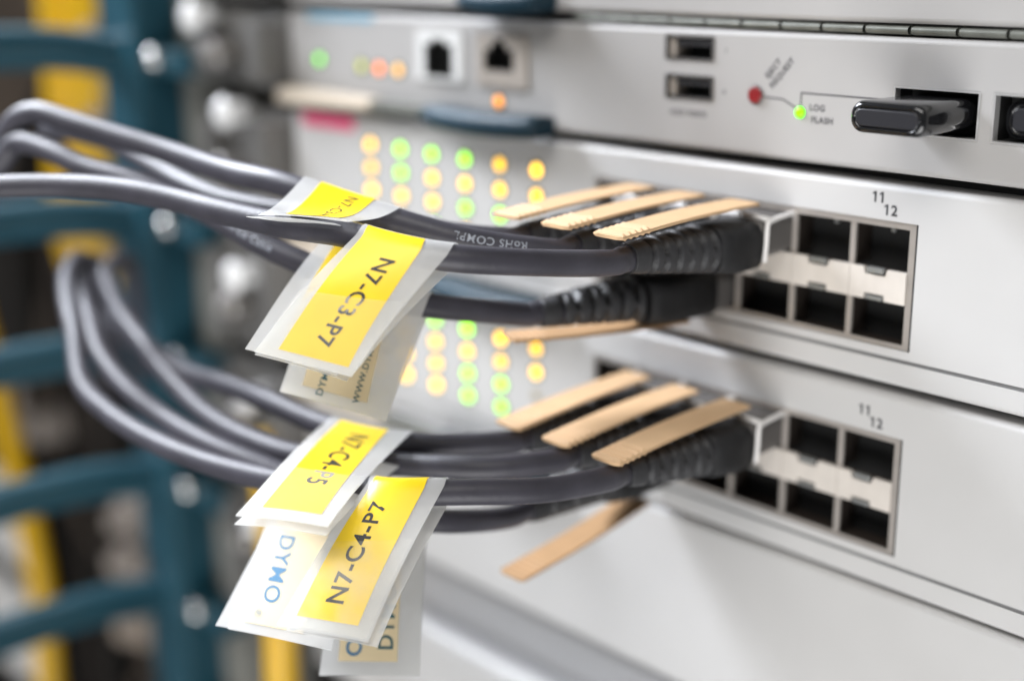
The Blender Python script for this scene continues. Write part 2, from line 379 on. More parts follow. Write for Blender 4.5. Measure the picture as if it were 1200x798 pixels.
for x, z, k in ((-196.4, 22.3, 'g'), (-176.3, 21.4, 'L'), (-168.1, 21.2, 'O'), (-159.7, 21.2, 'P'), (-119.2, 15.6, 'o')): led(t, x, z, k, 1.4, 2.1)
m = MB()
def stroke(m, pts, w, y=-0.035):
    for (x0, z0), (x1, z1) in zip(pts, pts[1:]):
        d = Vector((x1-x0, 0, z1-z0)).normalized(); n = Vector((-d.z, 0, d.x))*w/2; a = Vector((x0, y, z0))-d*w/2*0.9; b_ = Vector((x1, y, z1))+d*w/2*0.9
        m.add([a-n, b_-n, b_+n, a+n], [[0, 1, 2, 3]]); y -= 0.002
stroke(m, [(-37.2, 22.4), (-32.4, 22.2), (-29.2, 20.7)], 0.32); stroke(m, [(-28.0, 21.2), (-28.0, 23.8), (-6.9, 23.8)], 0.32)
m.build('printed_line', 'grey_ink', t)
numerals(t, [('EJECT', -35.2, 28.2, 1.75, math.radians(48)), ('REQUEST', -33.0, 27.4, 1.75, math.radians(48)), ('LOG', -24.0, 21.0, 1.75), ('FLASH', -22.7, 18.6, 1.75), ('HOST PORTS', -57.6, 17.4, 1.6), ('1', -47.6, 31.2, 1.3), ('0', -47.8, 22.6, 1.3)], 'printed_legend', 'grey_ink', 0.035)
m = MB(); m.box(-201.5, -170.5, -0.22, -0.02, 33.6, 35.2); m.build('sticker', 'blue_sticker', t)

# ---- line cards
def line_card(dz, label, leds, x0led, first):
    t = thing('line_card', label, 'equipment card', (0, 0, dz-12), 'cards stacked in the chassis')
    z1 = 7.5+dz if first else 9.2+dz
    blk = (-85.6, 0.6, -24.9+dz, 0.6+dz)
    card_shell(t, -32.4+dz, z1, [blk], fold=-27.0+dz)
    # port cage
    cg = MB(); x0, x1, z0, zt = blk
    cells = []
    for i in range(6):
        a, b_ = -14.25*(i+1)+0.65, -14.25*i-0.65
        if i == 0: b_ = -1.35
        cells += [(a, b_, -9.3+dz, -0.75+dz), (a, b_, -23.9+dz, -15.7+dz)]
    zz = sorted(cells)
    # bezel frame round the cells, dividers reach deep
    cg.holes(x0+.05, x1-.45, z0+.05, zt-.05, 0.35, 0.5, [(-85.0, -1.35, -23.9+dz, -0.75+dz)], edge=0)
    cage = cg.build('port_cage', 'cage_metal', t)
    m = MB(); m.box(x1-.44, x1-.02, 0.1, 1.5, z0+.05, zt-.05); m.build('cage_shadow_gap', 'gap_black', cage)
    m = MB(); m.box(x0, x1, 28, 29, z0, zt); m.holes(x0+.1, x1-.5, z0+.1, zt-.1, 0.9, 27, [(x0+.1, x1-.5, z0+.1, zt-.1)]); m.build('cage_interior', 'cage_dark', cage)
    for i in range(1, 6):
        x = -14.25*i
        for za, zb in ((-9.4, -0.7), (-23.95, -15.6)):
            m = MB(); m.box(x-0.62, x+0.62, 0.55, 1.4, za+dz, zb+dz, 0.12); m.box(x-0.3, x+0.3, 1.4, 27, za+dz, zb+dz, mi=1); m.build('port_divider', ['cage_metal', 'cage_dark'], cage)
    # band between the two rows, one plate a port, with the notches and their latch tabs
    for i in range(6):
        a, b_ = -14.25*(i+1)+0.06, -14.25*i-0.06
        if i == 0: b_ = -1.4
        c = (a+b_)/2-0.6
        m = MB(); w = 2.7
        P = [(a, -15.75), (c-w+.4, -15.75), (c-w+.4, -14.55), (c+w-.4, -14.55), (c+w-.4, -15.75), (b_, -15.75), (b_, -9.35), (c+w, -9.35), (c+w-.4, -10.7), (c-w+.4, -10.7), (c-w, -9.35), (a, -9.35)]
        n = len(P); v = [(x, 0.12, z+dz) for x, z in P]+[(x, 1.2, z+dz) for x, z in P]
        m.add(v, [list(range(n))]+[[k, k+n, (k+1) % n+n, (k+1) % n] for k in range(n)]); m.build('band_plate', 'cage_band', cage)
        for (za, zb) in ((-10.25, -9.15), (-15.7, -14.95)):
            m = MB(); m.box(c-w+1.0, c+w-.75, -0.25, 1.0, za+dz, zb+dz, 0.12); m.build('latch_tab', 'latch_grey', cage)
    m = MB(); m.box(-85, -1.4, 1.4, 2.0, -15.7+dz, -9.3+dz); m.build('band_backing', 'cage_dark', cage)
    # small spring dot deep in each open upper port
    for x in (-8.2, -21.6):
        m = MB(); m.cyl((x, 6, -2.3+dz), (0, -1, 0), 0.5, 0.6, n=10); m.build('port_spring_glint', 'latch_grey', cage)
    m = MB(); 
    numerals(t, [('11', -8.5, 4.85+dz if first else 4.75+dz, 2.9), ('12', -5.7, 2.55+dz if first else 2.6+dz, 2.9)])
    for (x, z, k) in leds: led(t, x, z, k)
    lever(t, (11.3 if first else 9.7)+dz)
    end_block(t, -30+dz, (6 if first else 8)+dz, -14+dz, -235, (4.6 if first else -3)+dz, 5.2)
    return t
L1 = []; cols = {6: 'YYGg', 5: 'YYGY', 4: 'GYGY', 3: 'GYYG', 2: 'GGYY', 1: 'YYYG'}
for c, s in cols.items():
    for r, k in enumerate(s):
        if r == 3 and c in (6,): k = 'x'
        if r == 2 and c == 6: k = 'x'
        L1.append((-105.54+(c-6)*13.57, -0.15-6.446*r, k))
t1 = line_card(0, 'silver line card with two rows of lights directly under the control card', L1, -105.5, True)
m = MB(); m.box(-206.3, -181, -0.25, -0.02, 2.9, 6.6); m.build('sticker', 'pink_sticker', t1)
L2 = []; cols2 = {6: 'YYxx', 5: 'YYGG', 4: 'GYGG', 3: 'GYYY', 2: 'YYYY', 1: 'YGYY'}
for c, s in cols2.items():
    for r, k in enumerate(s): L2.append((-105.9+(c-6)*13.5, -46.0-6.3*r, k))
t2 = line_card(-43.7, 'silver line card, lower of the two with cables plugged in', L2, -105.5, False)
b = 0
# ---- blank filler and the card below it
t = thing('blank_panel', 'plain silver filler panel without ports under the lower line card', 'panel', (0, 0, -100), 'cards stacked in the chassis')
card_shell(t, -121.0, -77.2)
end_block(t, -118, -78, -96); lever(t, -79.3)
m = MB(); m.box(XL, XR, 7, 30, -260, -77); m.build('chassis_core', 'gap_black', t)
t = thing('equipment_card', 'lowest silver card, its grey top edge in the bottom of the view', 'equipment card', (0, 0, -145), 'cards stacked in the chassis')
m = MB(); prof = [(14, -121.6), (5.5, -121.7), (3.2, -122.6), (2.4, -124.5), (2.2, -134.5), (3.2, -135.6), (4.6, -136.4), (4.8, -141), (4, -142)]
m.loft([[Vector((XR, y, z)) for y, z in prof], [Vector((XL, y, z)) for y, z in prof]], closed=False, smooth=False); m.build('recessed_edge', 'steel_grey', t)
m = MB(); prof = [(12, -142), (1.2, -142.4), (-1.2, -143.6), (-2, -146), (-2, -176)]
m.loft([[Vector((XR, y, z)) for y, z in prof], [Vector((XL, y, z)) for y, z in prof]], closed=False, smooth=False); m.build('face_plate', 'silver_paint', t)
end_block(t, -172, -123, -140)

# ------------------------------------------------------------------ memory sticks in the control card
def stick(label, x0, x1, z0, z1, yf, grp):
    t = thing('memory_stick', label, 'memory stick', ((x0+x1)/2, 0, (z0+z1)/2), grp)
    cx, cz, hx, hz = (x0+x1)/2, (z0+z1)/2, (x1-x0)/2, (z1-z0)/2
    def rr(y, s, inset=0.0, rad=2.3):
        out = []
        for (sx, sz) in ((1, 1), (-1, 1), (-1, -1), (1, -1)):
            a0 = {(1, 1): 0, (-1, 1): 90, (-1, -1): 180, (1, -1): 270}[(sx, sz)]
            for k in range(7):
                a = math.radians(a0+15*k); R = rad
                out.append(Vector((cx+sx*(hx*s-inset-R)+R*math.cos(a), y, cz+sz*(hz*s-inset-R)+R*math.sin(a))))
        return out
    m = MB(); m.loft([rr(5.5, .93), rr(0, .95), rr(yf+6, .99), rr(yf+1.2, 1.0), rr(yf+.35, 1.0, .25), rr(yf, 1.0, .75), rr(yf+.05, 1.0, 1.05), rr(yf+0.55, 1.0, 1.2, 1.5)])
    m.build('stick_body', 'black_gloss', t)
    m = MB(); m.loft([rr(yf+0.5, 1.0, 1.3, 1.2), rr(yf+0.1, 1.0, 1.35, 1.15), rr(yf-0.05, 1.0, 1.6, .9)]); m.build('stick_cap', 'black_face', t)
stick('glossy black memory stick jutting out of the control card slot', -5.6, 10.0, 19.35, 25.2, -16.3, 'memory sticks in the control card')
stick('black memory stick set flush in the rightmost slot, cut by the frame', 16.2, 31.0, 18.7, 25.5, 0.3, 'memory sticks in the control card')

# ------------------------------------------------------------------ cables with their plugs
def superring(y, hx, hz, cz, p, n=32, fn=None):
    out = []
    for k in range(n):
        a = 2*math.pi*k/n; c, s_ = math.cos(a), math.sin(a)
        q = (abs(c)**p+abs(s_)**p)**(-1/p); g = fn(a) if fn else 0
        out.append(Vector((c*q*(hx-g), y, cz+s_*q*(hz-g))))
    return out
# plug: local frame, port mouth centre at the origin, cable leaves along -y
m = MB(); m.loft([superring(8, 6.3, 4.0, 0, 8), superring(-9.0, 6.3, 4.0, -0.6, 8), superring(-9.4, 5.9, 3.6, -.6, 8)], smooth=False); SHELL = m
m = MB(); m.loft([superring(8, 6.0, 3.9, -.3, 8), superring(-2.75, 6.0, 3.9, -.3, 8)], smooth=False); SHELL2 = m
m = MB(); B = lambda y, e=0: superring(y, 6.5-e, 5.2-e, -1.9, 4.5)
m.loft([B(-8.6, .6), B(-8.9, .1), B(-14), superring(-18, 6.4, 5.1, -1.6, 4), superring(-21.5, 6.1, 4.9, -1.3, 3.4)]); BODY = m
m = MB(); B = lambda y, e=0: superring(y, 6.4-e, 5.1-e, -0.4, 4.5)
m.loft([B(-2.6, .6), B(-3.0, .1), B(-14), superring(-18, 6.4, 5.1, -.7, 4), superring(-21.5, 6.1, 4.9, -1.0, 3.4)]); BODY2 = m
m = MB(); rings = []
ys = [-21.3+(-43.0+21.3)*k/86 for k in range(87)]
for y in ys:
    u = (-21.3-y)/21.7; hx = 6.05*(1-u)+3.1*u; hz = 4.85*(1-u)+3.0*u; cz = -1.3*(1-u)+0.0*u
    ph = ((-y-22.4) % 3.15)/3.15; grv = 1.0 if (ph < 0.38 and 22.4 < -y < 40.6) else 0.0
    odd = int((-y-22.4)//3.15) % 2
    def fn(a, g=grv, o=odd):
        w = (a + (math.pi/2 if o else 0)) % math.pi
        return g*2.1*(0.0 if w < 0.22 or w > math.pi-0.22 else 1.0)
    if u > 0.9: hx -= (u-.9)*2; hz -= (u-.9)*2
    rings.append(superring(y, hx, hz, cz, 2.6, fn=fn))
m.loft(rings)
for i, y in enumerate(ys[:-1]):                                  # shade of the strain relief slots, painted black onto their bottoms
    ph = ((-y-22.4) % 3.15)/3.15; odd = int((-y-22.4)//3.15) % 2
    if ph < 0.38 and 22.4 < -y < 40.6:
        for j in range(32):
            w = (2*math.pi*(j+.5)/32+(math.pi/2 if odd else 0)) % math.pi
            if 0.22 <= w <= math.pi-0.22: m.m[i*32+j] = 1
BOOT = m
m = MB()                                                         # pull tab: flat strip with grip ridges at its free end
rings = []; N = 168
for k in range(N+1):
    u = k/N; y = -7.2-41.5*u; z = 6.4-1.35*u+0.5*math.sin(u*math.pi); hw = 3.95
    if k == 0: hw = 3.3
    if k >= N-2: hw = (3.9, 3.5, 2.8)[k-N+2]
    rid = 0.46*max(0, math.sin((u-0.80)/0.18*math.pi*9)) if 0.80 < u < 0.98 else 0
    th = 0.62
    rings.append([Vector((-hw, y, z)), Vector((-hw+.2, y, z+th*.5+rid*.12)), Vector((-hw+.9, y, z+th*.52+rid)), Vector((hw-.9, y, z+th*.52+rid)), Vector((hw-.2, y, z+th*.5+rid*.12)), Vector((hw, y, z)), Vector((hw-.25, y, z-th*.5-rid*.6)), Vector((-hw+.25, y, z-th*.5-rid*.6))])
m.loft(rings, smooth=False); TAB = m
m = MB()                                                         # wire bail
wp = [(6.9, 3.5, 4.2), (6.9, -3, 3.9), (6.9, -7.6, 3.3), (6.95, -8.4, 2.4), (6.95, -8.6, -1.5), (6.9, -8.9, -4.9)]
for sgn in (1, -1): tube(m, catmull([(sgn*x, y, z) for x, y, z in wp], 6), 0.48, 10)
tube(m, [Vector((-6.9, -7.6, 3.6)), Vector((0, -7.6, 3.9)), Vector((6.9, -7.6, 3.6))], 0.55, 10); BAIL = m
meshes = {}
def plug_part(key, mb, name, ma, t):
    if key not in meshes:
        t_org = tuple(t['_org']); t['_org'] = (0, 0, 0); o = mb.build(name, ma, t); t['_org'] = t_org; meshes[key] = o.data; o['_org'] = (0, 0, 0); return o
    return inst(name, meshes[key], t)
CABLES = {}
RAD = 2.55
def cable(key, label, port, pts, rot=(0, 0, 0), flip=False, tabrot=0.0, tabdrop=0, bend=0.0, tabyaw=0.0):
    t = thing('network_cable', label, 'cable', port, 'black network cables plugged into the line cards')
    M = Matrix.Rotation(rot[2], 4, 'Z') @ Matrix.Rotation(rot[0], 4, 'X') @ (Matrix.Rotation(math.pi, 4, 'Y') if flip else Matrix.Identity(4))
    MB_ = Matrix.Translation(M @ Vector((0, -.0205, 0))) @ Matrix.Rotation(bend, 4, 'Z') @ Matrix.Translation(-(M @ Vector((0, -.0205, 0)))) @ M
    Mc = MB_.copy(); Mc.translation = MB_.translation/MM
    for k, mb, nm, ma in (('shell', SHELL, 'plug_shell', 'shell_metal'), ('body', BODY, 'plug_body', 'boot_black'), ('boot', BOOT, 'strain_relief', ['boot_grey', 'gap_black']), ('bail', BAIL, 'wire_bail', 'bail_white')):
        if flip and k == 'bail': continue
        if flip and k == 'shell': k, mb = 'shell2', SHELL2
        if flip and k == 'body': k, mb = 'body2', BODY2
        o = plug_part(k, mb, nm, ma, t)
        o.matrix_local = MB_ if k == 'boot' else M
    if not flip: o = plug_part('tab', TAB, 'pull_tab', 'tab_beige', t)
    else: o = plug_part('tab2', TAB, 'pull_tab', 'tab_brown', t)
    o.matrix_local = M @ Matrix.Translation((0, -.0072, .0064+tabdrop*MM)) @ Matrix.Rotation(-tabyaw if flip else tabyaw, 4, 'Z') @ Matrix.Rotation(tabrot, 4, 'X') @ Matrix.Translation((0, .0072, -.0064))
    P = Vector(port); ex = Mc @ Vector((0, -36.0, 0)); ex2 = Mc @ Vector((0, -44.0, 0)); ex3 = Mc @ Vector((0, -48, 0))
    path = [Vector(p) for p in pts] + [P+ex3, P+ex2, P+ex]
    path = smooth_path(catmull(path, 14), 6)
    kr = random.Random(key); ph = [kr.uniform(0, 6) for _ in range(4)]
    path = [p+Vector((0, 0.22*math.sin(i*0.07+ph[0]), 0.22*math.sin(i*0.06+ph[1])+0.04*math.sin(i*0.2+ph[2])))*min(1, (len(path)-1-i)/30) for i, p in enumerate(path)]
    m = MB(); tube(m, path, lambda u: RAD*(1+0.012*math.sin(u*57+ph[3])), 18); m.build('cable_sleeve', 'cable_black', t)
    CABLES[key] = (path, t); return t
T3 = [(-153.5, -122.2, 4.0), (-139.6, -111.4, 4.8), (-130.7, -106.1, 5.1), (-120.8, -101.6, 5.0), (-110.1, -97.8, 4.4), (-96.5, -94.3, 3.1), (-81.3, -90.5, 2.1), (-67.6, -86.4, 1.5), (-56.7, -83.0, -0.2), (-46.7, -77.2, -1.6), (-39.5, -64.1, -3.2)]
T1 = [(-208.7, -106.1, -8.3), (-200.2, -101.8, -1.8), (-192.4, -100.1, 3.9), (-183.6, -101.3, 8.6), (-176.5, -99.8, 14.8), (-169.6, -97.5, 16.8), (-160.7, -94.6, 15.3), (-146.6, -89.5, 12.8), (-132.7, -84.7, 10.2), (-114.4, -81.1, 7.7), (-98.0, -79.1, 6.6), (-83.2, -75.0, 3.5), (-71.3, -69.4, 0.6), (-60.1, -61.2, -2.6)]
T4 = [(-235, -60, -8), (-215, -75, 5), (-199.8, -81.3, 9.5), (-184.5, -80.1, 9.2), (-171.5, -78.7, 8.1), (-159.5, -77.6, 5.1), (-147.9, -76.9, 2.2), (-135.8, -76.7, 0.4), (-124.4, -75.6, -0.8), (-109.6, -72.0, -1.5), (-95.9, -66.1, -1.0), (-83.2, -60.2, -2.2), (-72.5, -54.9, -4.0)]
T2 = [(-201.8, -108.4, -6.1), (-192.4, -105.3, -1.0), (-184.4, -103.9, 3.5), (-180.0, -103.8, 4.8), (-176.2, -101.5, 9.3), (-170.9, -100.1, 10.3), (-161.0, -97.8, 8.4), (-152.2, -95.5, 5.8), (-141.0, -91.7, 3.9), (-126.7, -86.9, 0.3), (-115.2, -83.4, -2.9), (-105.3, -81.5, -6.0), (-95.1, -77.9, -9.0), (-82.6, -72.1, -13.4), (-72.2, -65.8, -16.4)]
B1 = [(-290, -30, -90), (-258, -45, -55), (-229.2, -62.4, -32.5), (-213.1, -74.1, -31.5), (-197.2, -82.3, -34.5), (-179.5, -89.5, -39.5), (-159.1, -98.3, -45.4), (-144.2, -99.4, -48.9), (-127.2, -98.2, -51.3), (-107.7, -95.8, -52.2), (-90.3, -92.1, -52.0), (-76.1, -88.2, -51.2), (-65, -86, -48.7), (-57.0, -84.9, -47.5), (-46.6, -73.7, -47.2), (-39, -61, -48)]
B2 = [(-292, -24, -92), (-260, -40, -56), (-232.5, -57.6, -34.5), (-217.4, -70.3, -33.8), (-202.7, -76.4, -35.6), (-185.6, -82.4, -37.9), (-167.1, -88.8, -42.3), (-149.1, -91, -46.7), (-133.9, -89.8, -50.7), (-115.6, -88.5, -53), (-99.1, -84.5, -55.1), (-84.7, -79.3, -57.8), (-73.8, -74.3, -59.4), (-66.6, -66.8, -61.3), (-63.8, -56.5, -63.4)]
B3 = [(-296, -14, -94), (-262, -30, -58), (-236.8, -44.7, -36.7), (-219.7, -60.3, -34.6), (-200.8, -68.3, -37.3), (-183.4, -74.4, -38.9), (-166.0, -78.1, -41.8), (-153.4, -79.2, -46.0), (-131.0, -80.7, -51.2), (-108.0, -79.4, -52.8), (-92.2, -75.9, -52.6), (-78.1, -70.5, -51.2), (-65.4, -65.8, -49.8), (-56.2, -59.2, -49.2)]
B4 = [(-260, -52, -60), (-226, -60, -50), (-202.9, -63.8, -49.5), (-177.8, -67.2, -50.2), (-158.9, -69.2, -50.1), (-138.0, -71.3, -47.4), (-117.4, -72.9, -46.0), (-99.6, -72.2, -46.9), (-83.0, -69.1, -47.4), (-72.2, -60.3, -48.2)]
R = math.radians
cable('T4', 'black cable in the upper card, farthest of its three beige tabs', (-64.1, 0, -4.9), T4, tabrot=R(0))
cable('T1', 'black cable with white lettering under the middle upper beige tab', (-49.9, 0, -4.9), T1)
cable('T3', 'black cable in front with ribbed plug, rightmost of the upper beige tabs', (-35.6, 0, -4.9), T3)
cable('T2', 'black cable plugged into the lower port row of the upper line card', (-50.6, 0, -20.8), T2, rot=(R(0), 0, R(-7)), flip=True, tabdrop=-1.0, tabrot=R(-2), tabyaw=R(-15), bend=R(-15))
cable('B4', 'black cable in the lower card, farthest of its three beige tabs', (-64.1, 0, -48.6), B4, tabrot=R(1.5))
cable('B3', 'black cable under the middle beige tab of the lower card', (-49.9, 0, -48.6), B3, tabrot=R(1.5))
cable('B1', 'black cable in front, rightmost of the lower beige tabs', (-35.6, 0, -48.6), B1, tabrot=R(1.5))
cable('B2', 'lowest black cable, its brown pull tab hanging down over the blank panel', (-63.6, 0, -65.0), B2, rot=(R(0), 0, R(0)), flip=True, tabrot=R(-11), tabdrop=1.2)
def cable_text(key, txt, x_at, size, ang, rev=False, ink='cable_print'):
    """lettering printed along the cable sleeve, centred where the cable passes x = x_at"""
    path, t = CABLES[key]; i0 = min(range(len(path)), key=lambda i: abs(path[i].x-x_at))
    cum = [0]
    for a, b_ in zip(path, path[1:]): cum.append(cum[-1]+(b_-a).length)
    v, f = text_geo(txt, size, bold=0.01); m = MB(); out = []
    for x, y in v:
        s_ = cum[i0]+(-x if rev else x); k = max(1, min(len(path)-2, next((j for j in range(len(cum)) if cum[j] > s_), len(cum)-2)))
        u = (s_-cum[k-1])/max(1e-6, cum[k]-cum[k-1]); p = path[k-1].lerp(path[k], u); tt = (path[min(k+1, len(path)-1)]-path[k-2 if k > 1 else 0]).normalized()
        toc = (CAM_POS-p); n = (toc-tt*toc.dot(tt)).normalized(); b_ = tt.cross(n)
        if b_.z < 0: b_ = -b_
        a = ang+(-y if rev else y)/RAD
        out.append(p+(n*math.cos(a)+b_*math.sin(a))*(RAD+0.08))
    m.add(out, f); m.build('sleeve_lettering', ink, t)
cable_text('T1', 'RoHS COMPL', -58, 2.2, 0.22, rev=True)
cable_text('T2', '3m Cu Cable', -106, 2.3, 0.0)

# ------------------------------------------------------------------ cable labels (flags folded over the cables)
def flag(key, label, uA, uB, BL, BR, bow=1.0, gap=0.8, skew=(0, 0, 0), prints=(), texts=(), body='clear_film', rad=2.75, tail=None, back=True):
    """a clear label strip folded over a cable between x = uA and x = uB, both flaps hanging to BL/BR"""
    path, _ = CABLES[key]
    near = lambda x: min(range(len(path)), key=lambda i: abs(path[i].x-x))
    ia, ib = near(uA), near(uB)
    BL, BR, skew = Vector(BL), Vector(BR), Vector(skew)
    def frame(u):
        fi = ia+(ib-ia)*u; i = int(math.floor(fi)); i = max(1, min(len(path)-3, i)); c = path[i].lerp(path[i+1], fi-i); t = (path[ib]-path[ia]).normalized()
        B_ = BL.lerp(BR, u); d = (B_-c); d = (d-t*d.dot(t)).normalized(); n = t.cross(d)
        if n.dot(CAM_POS-c) < 0: n = -n
        return c, d, n, B_
    def P(u, w, side=1, off=0.0):
        c, d, n, B_ = frame(u); r = rad+off; arc = r*math.pi/2
        E = B_ + (Vector((0, 0, 0)) if side > 0 else skew-n*gap)
        ns = n*side; st = c+ns*r; L = (E-st).length; tot = arc+L; s_ = w*tot
        if s_ < arc:
            a = s_/r; return c + (-d*math.cos(a)+ns*math.sin(a))*r
        q = (s_-arc)/L; return st.lerp(E+ns*off, q) + n*(bow*math.sin(q*math.pi)*(1+0.15*math.sin(5*u))+0.25*math.sin(6*q+4*u)*q)
    t = thing('cable_label', label, 'label', tuple((path[ia]+path[ib])/2), 'yellow printed labels folded over the cables')
    def sheet(mb, uv, side, off, th, nu=8, nw=26, edge_v=True):
        """uv = four corners (u,w): top left, top right, bottom right, bottom left"""
        tl, tr, br, bl = [Vector((a, b_, 0)) for a, b_ in uv]
        G = []
        for o2 in (off, off+th):
            for j in range(nw+1):
                w = j/nw
                for i in range(nu+1):
                    q = tl.lerp(tr, i/nu).lerp(bl.lerp(br, i/nu), w); G.append(P(q.x, q.y, side, o2))
        K = (nu+1)*(nw+1); fs = []
        for j in range(nw):
            for i in range(nu):
                a = j*(nu+1)+i; fs += [[a, a+nu+1, a+nu+2, a+1], [K+a, K+a+1, K+a+nu+2, K+a+nu+1]]
        rim = [i for i in range(nu+1)]+[(j+1)*(nu+1)-1 for j in range(1, nw+1)]+[nw*(nu+1)+i for i in range(nu-1, -1, -1)]+[j*(nu+1) for j in range(nw-1, 0, -1)]
        mb.add(G, fs, 0, True)
        n_ = len(rim); mb.add([G[a] for a in rim]+[G[K+a] for a in rim], [[i, (i+1) % n_, n_+(i+1) % n_, n_+i] for i in range(n_)], 0, False)
    m = MB(); sheet(m, ((0, 0), (1, 0), (1, 1), (0, 1)), 1, 0, 0.12); m.build('front_flap', body, t)
    if back:
        m = MB(); sheet(m, ((0, 0.0), (1, 0.0), (1, 1), (0, 1)), -1, 0, 0.12); m.build('back_flap', body, t)
    for nm, ma, uv, side in prints:
        m = MB(); sheet(m, uv, side, 0.16 if nm != 'clear_tail' else 0.30, 0.05 if nm != 'clear_tail' else 0.06); m.build(nm, ma, t)
    for nm, ma, txt, size, u0, w0, mode, bold, lean, *fade in texts:
        v, f = text_geo(txt, size, bold=bold); m = MB(); out = []
        c, d, n, B_ = frame(0.5); Wd = (path[ib]-path[ia]).length*0.5+(BR-BL).length*0.5; Hd = (B_-c).length+rad*1.57
        for x, y in v:
            if mode == 'down': du, dw = y, x
            elif mode == 'up': du, dw = -y, -x
            else: du, dw = x, -y
            du += dw*lean
            out.append(P(u0+du/Wd, w0+dw/Hd, 1, 0.26 if nm != 'backing_print' else 0.26))
        m.add(out, f)
        if fade:                                                 # part of the print worn pale under the overlapping tail
            x0, x1 = min(x for x, y in v), max(x for x, y in v)
            for k, ff in enumerate(f):
                q = (sum(v[i][0] for i in ff)/len(ff)-x0)/(x1-x0)
                if fade[0] < q < fade[1]: m.m[k] = 1
        m.build(nm, [ma, 'faded_ink'], t)
    return t
Y = 'yellow_label'
flag('T1', 'yellow label lying nearly flat on the topmost cable, its print smudged', -93, -72, (-78.7, -97.1, 5.0), (-63.1, -88.0, 4.6), bow=-1.2, gap=0.5, skew=(-1.8, -1.4, 0.2),
     prints=(('yellow_strip', Y, ((.17, .12), (.72, .12), (.80, .86), (.22, .86)), 1),), texts=(('label_print', 'label_ink', 'N7-C3-P6', 3.4, .55, .55, 'down', .008, 0),))
flag('T4', 'yellow label half hidden behind the upper front one, only a sliver showing', -92, -76, (-81.4, -100.1, -20.9), (-65.3, -90.4, -24.7), bow=2.0, gap=0.6, skew=(1.5, 1, -.5),
     prints=(('yellow_strip', Y, ((.12, .15), (.75, .15), (.85, .9), (.30, .9)), 1),), texts=(('label_print', 'label_ink', 'N7-C3-P5', 4.0, .6, .6, 'down', .008, 0),))
flag('T2', 'label showing its cream backing with fine print under the upper front label', -89, -70.5, (-81.9, -92.6, -31.1), (-63.6, -80.6, -35.5), bow=1.0, gap=0.5,
     prints=(('backing_strip', 'cream_backing', ((.14, .2), (.74, .2), (.80, .93), (.18, .93)), 1),),
     texts=(('backing_print', 'teal_ink', 'DYMO', 2.1, .36, .86, 'up', .008, 0), ('backing_print', 'teal_ink', 'WWW.DYMO', 1.9, .70, .74, 'up', .008, 0)))
flag('T3', 'yellow label reading N7-C3-P7, frontmost of the upper group', -63.0, -47.0, (-70.1, -105.0, -18.1), (-53.3, -95.7, -21.2), bow=1.2, gap=0.5, skew=(0.4, 0.4, 1.2),
     prints=(('yellow_strip', Y, ((.06, .06), (.72, .06), (.92, .95), (.20, .95)), 1), ('clear_tail', 'haze_film', ((-.02, .58), (1.0, .50), (1.0, .998), (0, .998)), 1)),
     texts=(('label_print', 'label_ink', 'N7-C3-P7', 4.4, .53, .555, 'down', .014, .03, .48, .61),))
flag('B4', 'yellow label reading N7-C4-P5 hanging behind the front label of the lower group', -95, -76.5, (-64.2, -114.6, -45.7), (-51.8, -103.3, -47.3), bow=1.0, gap=1.1, skew=(-.5, 0, -.6),
     prints=(('yellow_strip', Y, ((.13, .10), (.72, .10), (.85, .93), (.20, .93)), 1), ('clear_tail', 'haze_film', ((0, .62), (1.0, .62), (1.0, .998), (0, .998)), 1)),
     texts=(('label_print', 'label_ink', 'N7-C4-P5', 5.9, .50, .47, 'down', .014, .02, .74, .88),))
flag('B3', 'label turned to show its cream backing with blue brand print, left of the front one', -96, -77.5, (-76.5, -110.8, -74.2), (-57.6, -99.9, -75.5), bow=1.5, gap=1.2, skew=(-3.0, -1.5, 1.0),
     prints=(('backing_strip', 'cream_backing', ((.08, .15), (.66, .15), (.72, .96), (.13, .96)), 1),),
     texts=(('backing_print', 'blue_ink', 'DYMO', 4.8, .30, .71, 'down', .018, .05), ('backing_print', 'blue_ink', '\u00ae', 1.9, .24, .915, 'down', .0, .05), ('backing_print', 'blue_ink', 'DYMO', 2.4, .60, .88, 'down', .01, .05), ('backing_print', 'blue_ink', '.com', 2.2, .58, .22, 'down', .01, .05)))
flag('B2', 'label hanging lowest, its cream backing just showing below the front label', -82, -67.5, (-68.8, -95.5, -87.0), (-52.4, -83.0, -85.2), bow=0.5, gap=0.5,
     prints=(('backing_strip', 'cream_backing', ((.15, .2), (.75, .2), (.78, .93), (.18, .93)), 1),),
     texts=(('backing_print', 'teal_ink', 'DYMO', 4.2, .66, .70, 'up', .015, 0), ('backing_print', 'blue_ink', 'O', 4.4, .34, .86, 'up', .015, 0), ('backing_print', 'blue_ink', '\u00ae', 1.7, .26, .81, 'up', .0, 0)))
flag('B1', 'yellow label reading N7-C4-P7, frontmost of the lower group', -62, -49.6, (-59.2, -110.6, -67.1), (-44.3, -100.9, -68.2), bow=1.4, gap=0.8, skew=(1.0, 1.0, -.6),
     prints=(('yellow_strip', Y, ((.14, .04), (.84, .04), (.84, .93), (.16, .93)), 1), ('clear_tail', 'fog_film', ((.02, .52), (.98, .45), (.98, .99), (.02, .99)), 1)),
     texts=(('label_print', 'label_ink', 'N7-C4-P7', 4.6, .50, .54, 'up', .016, .03),))

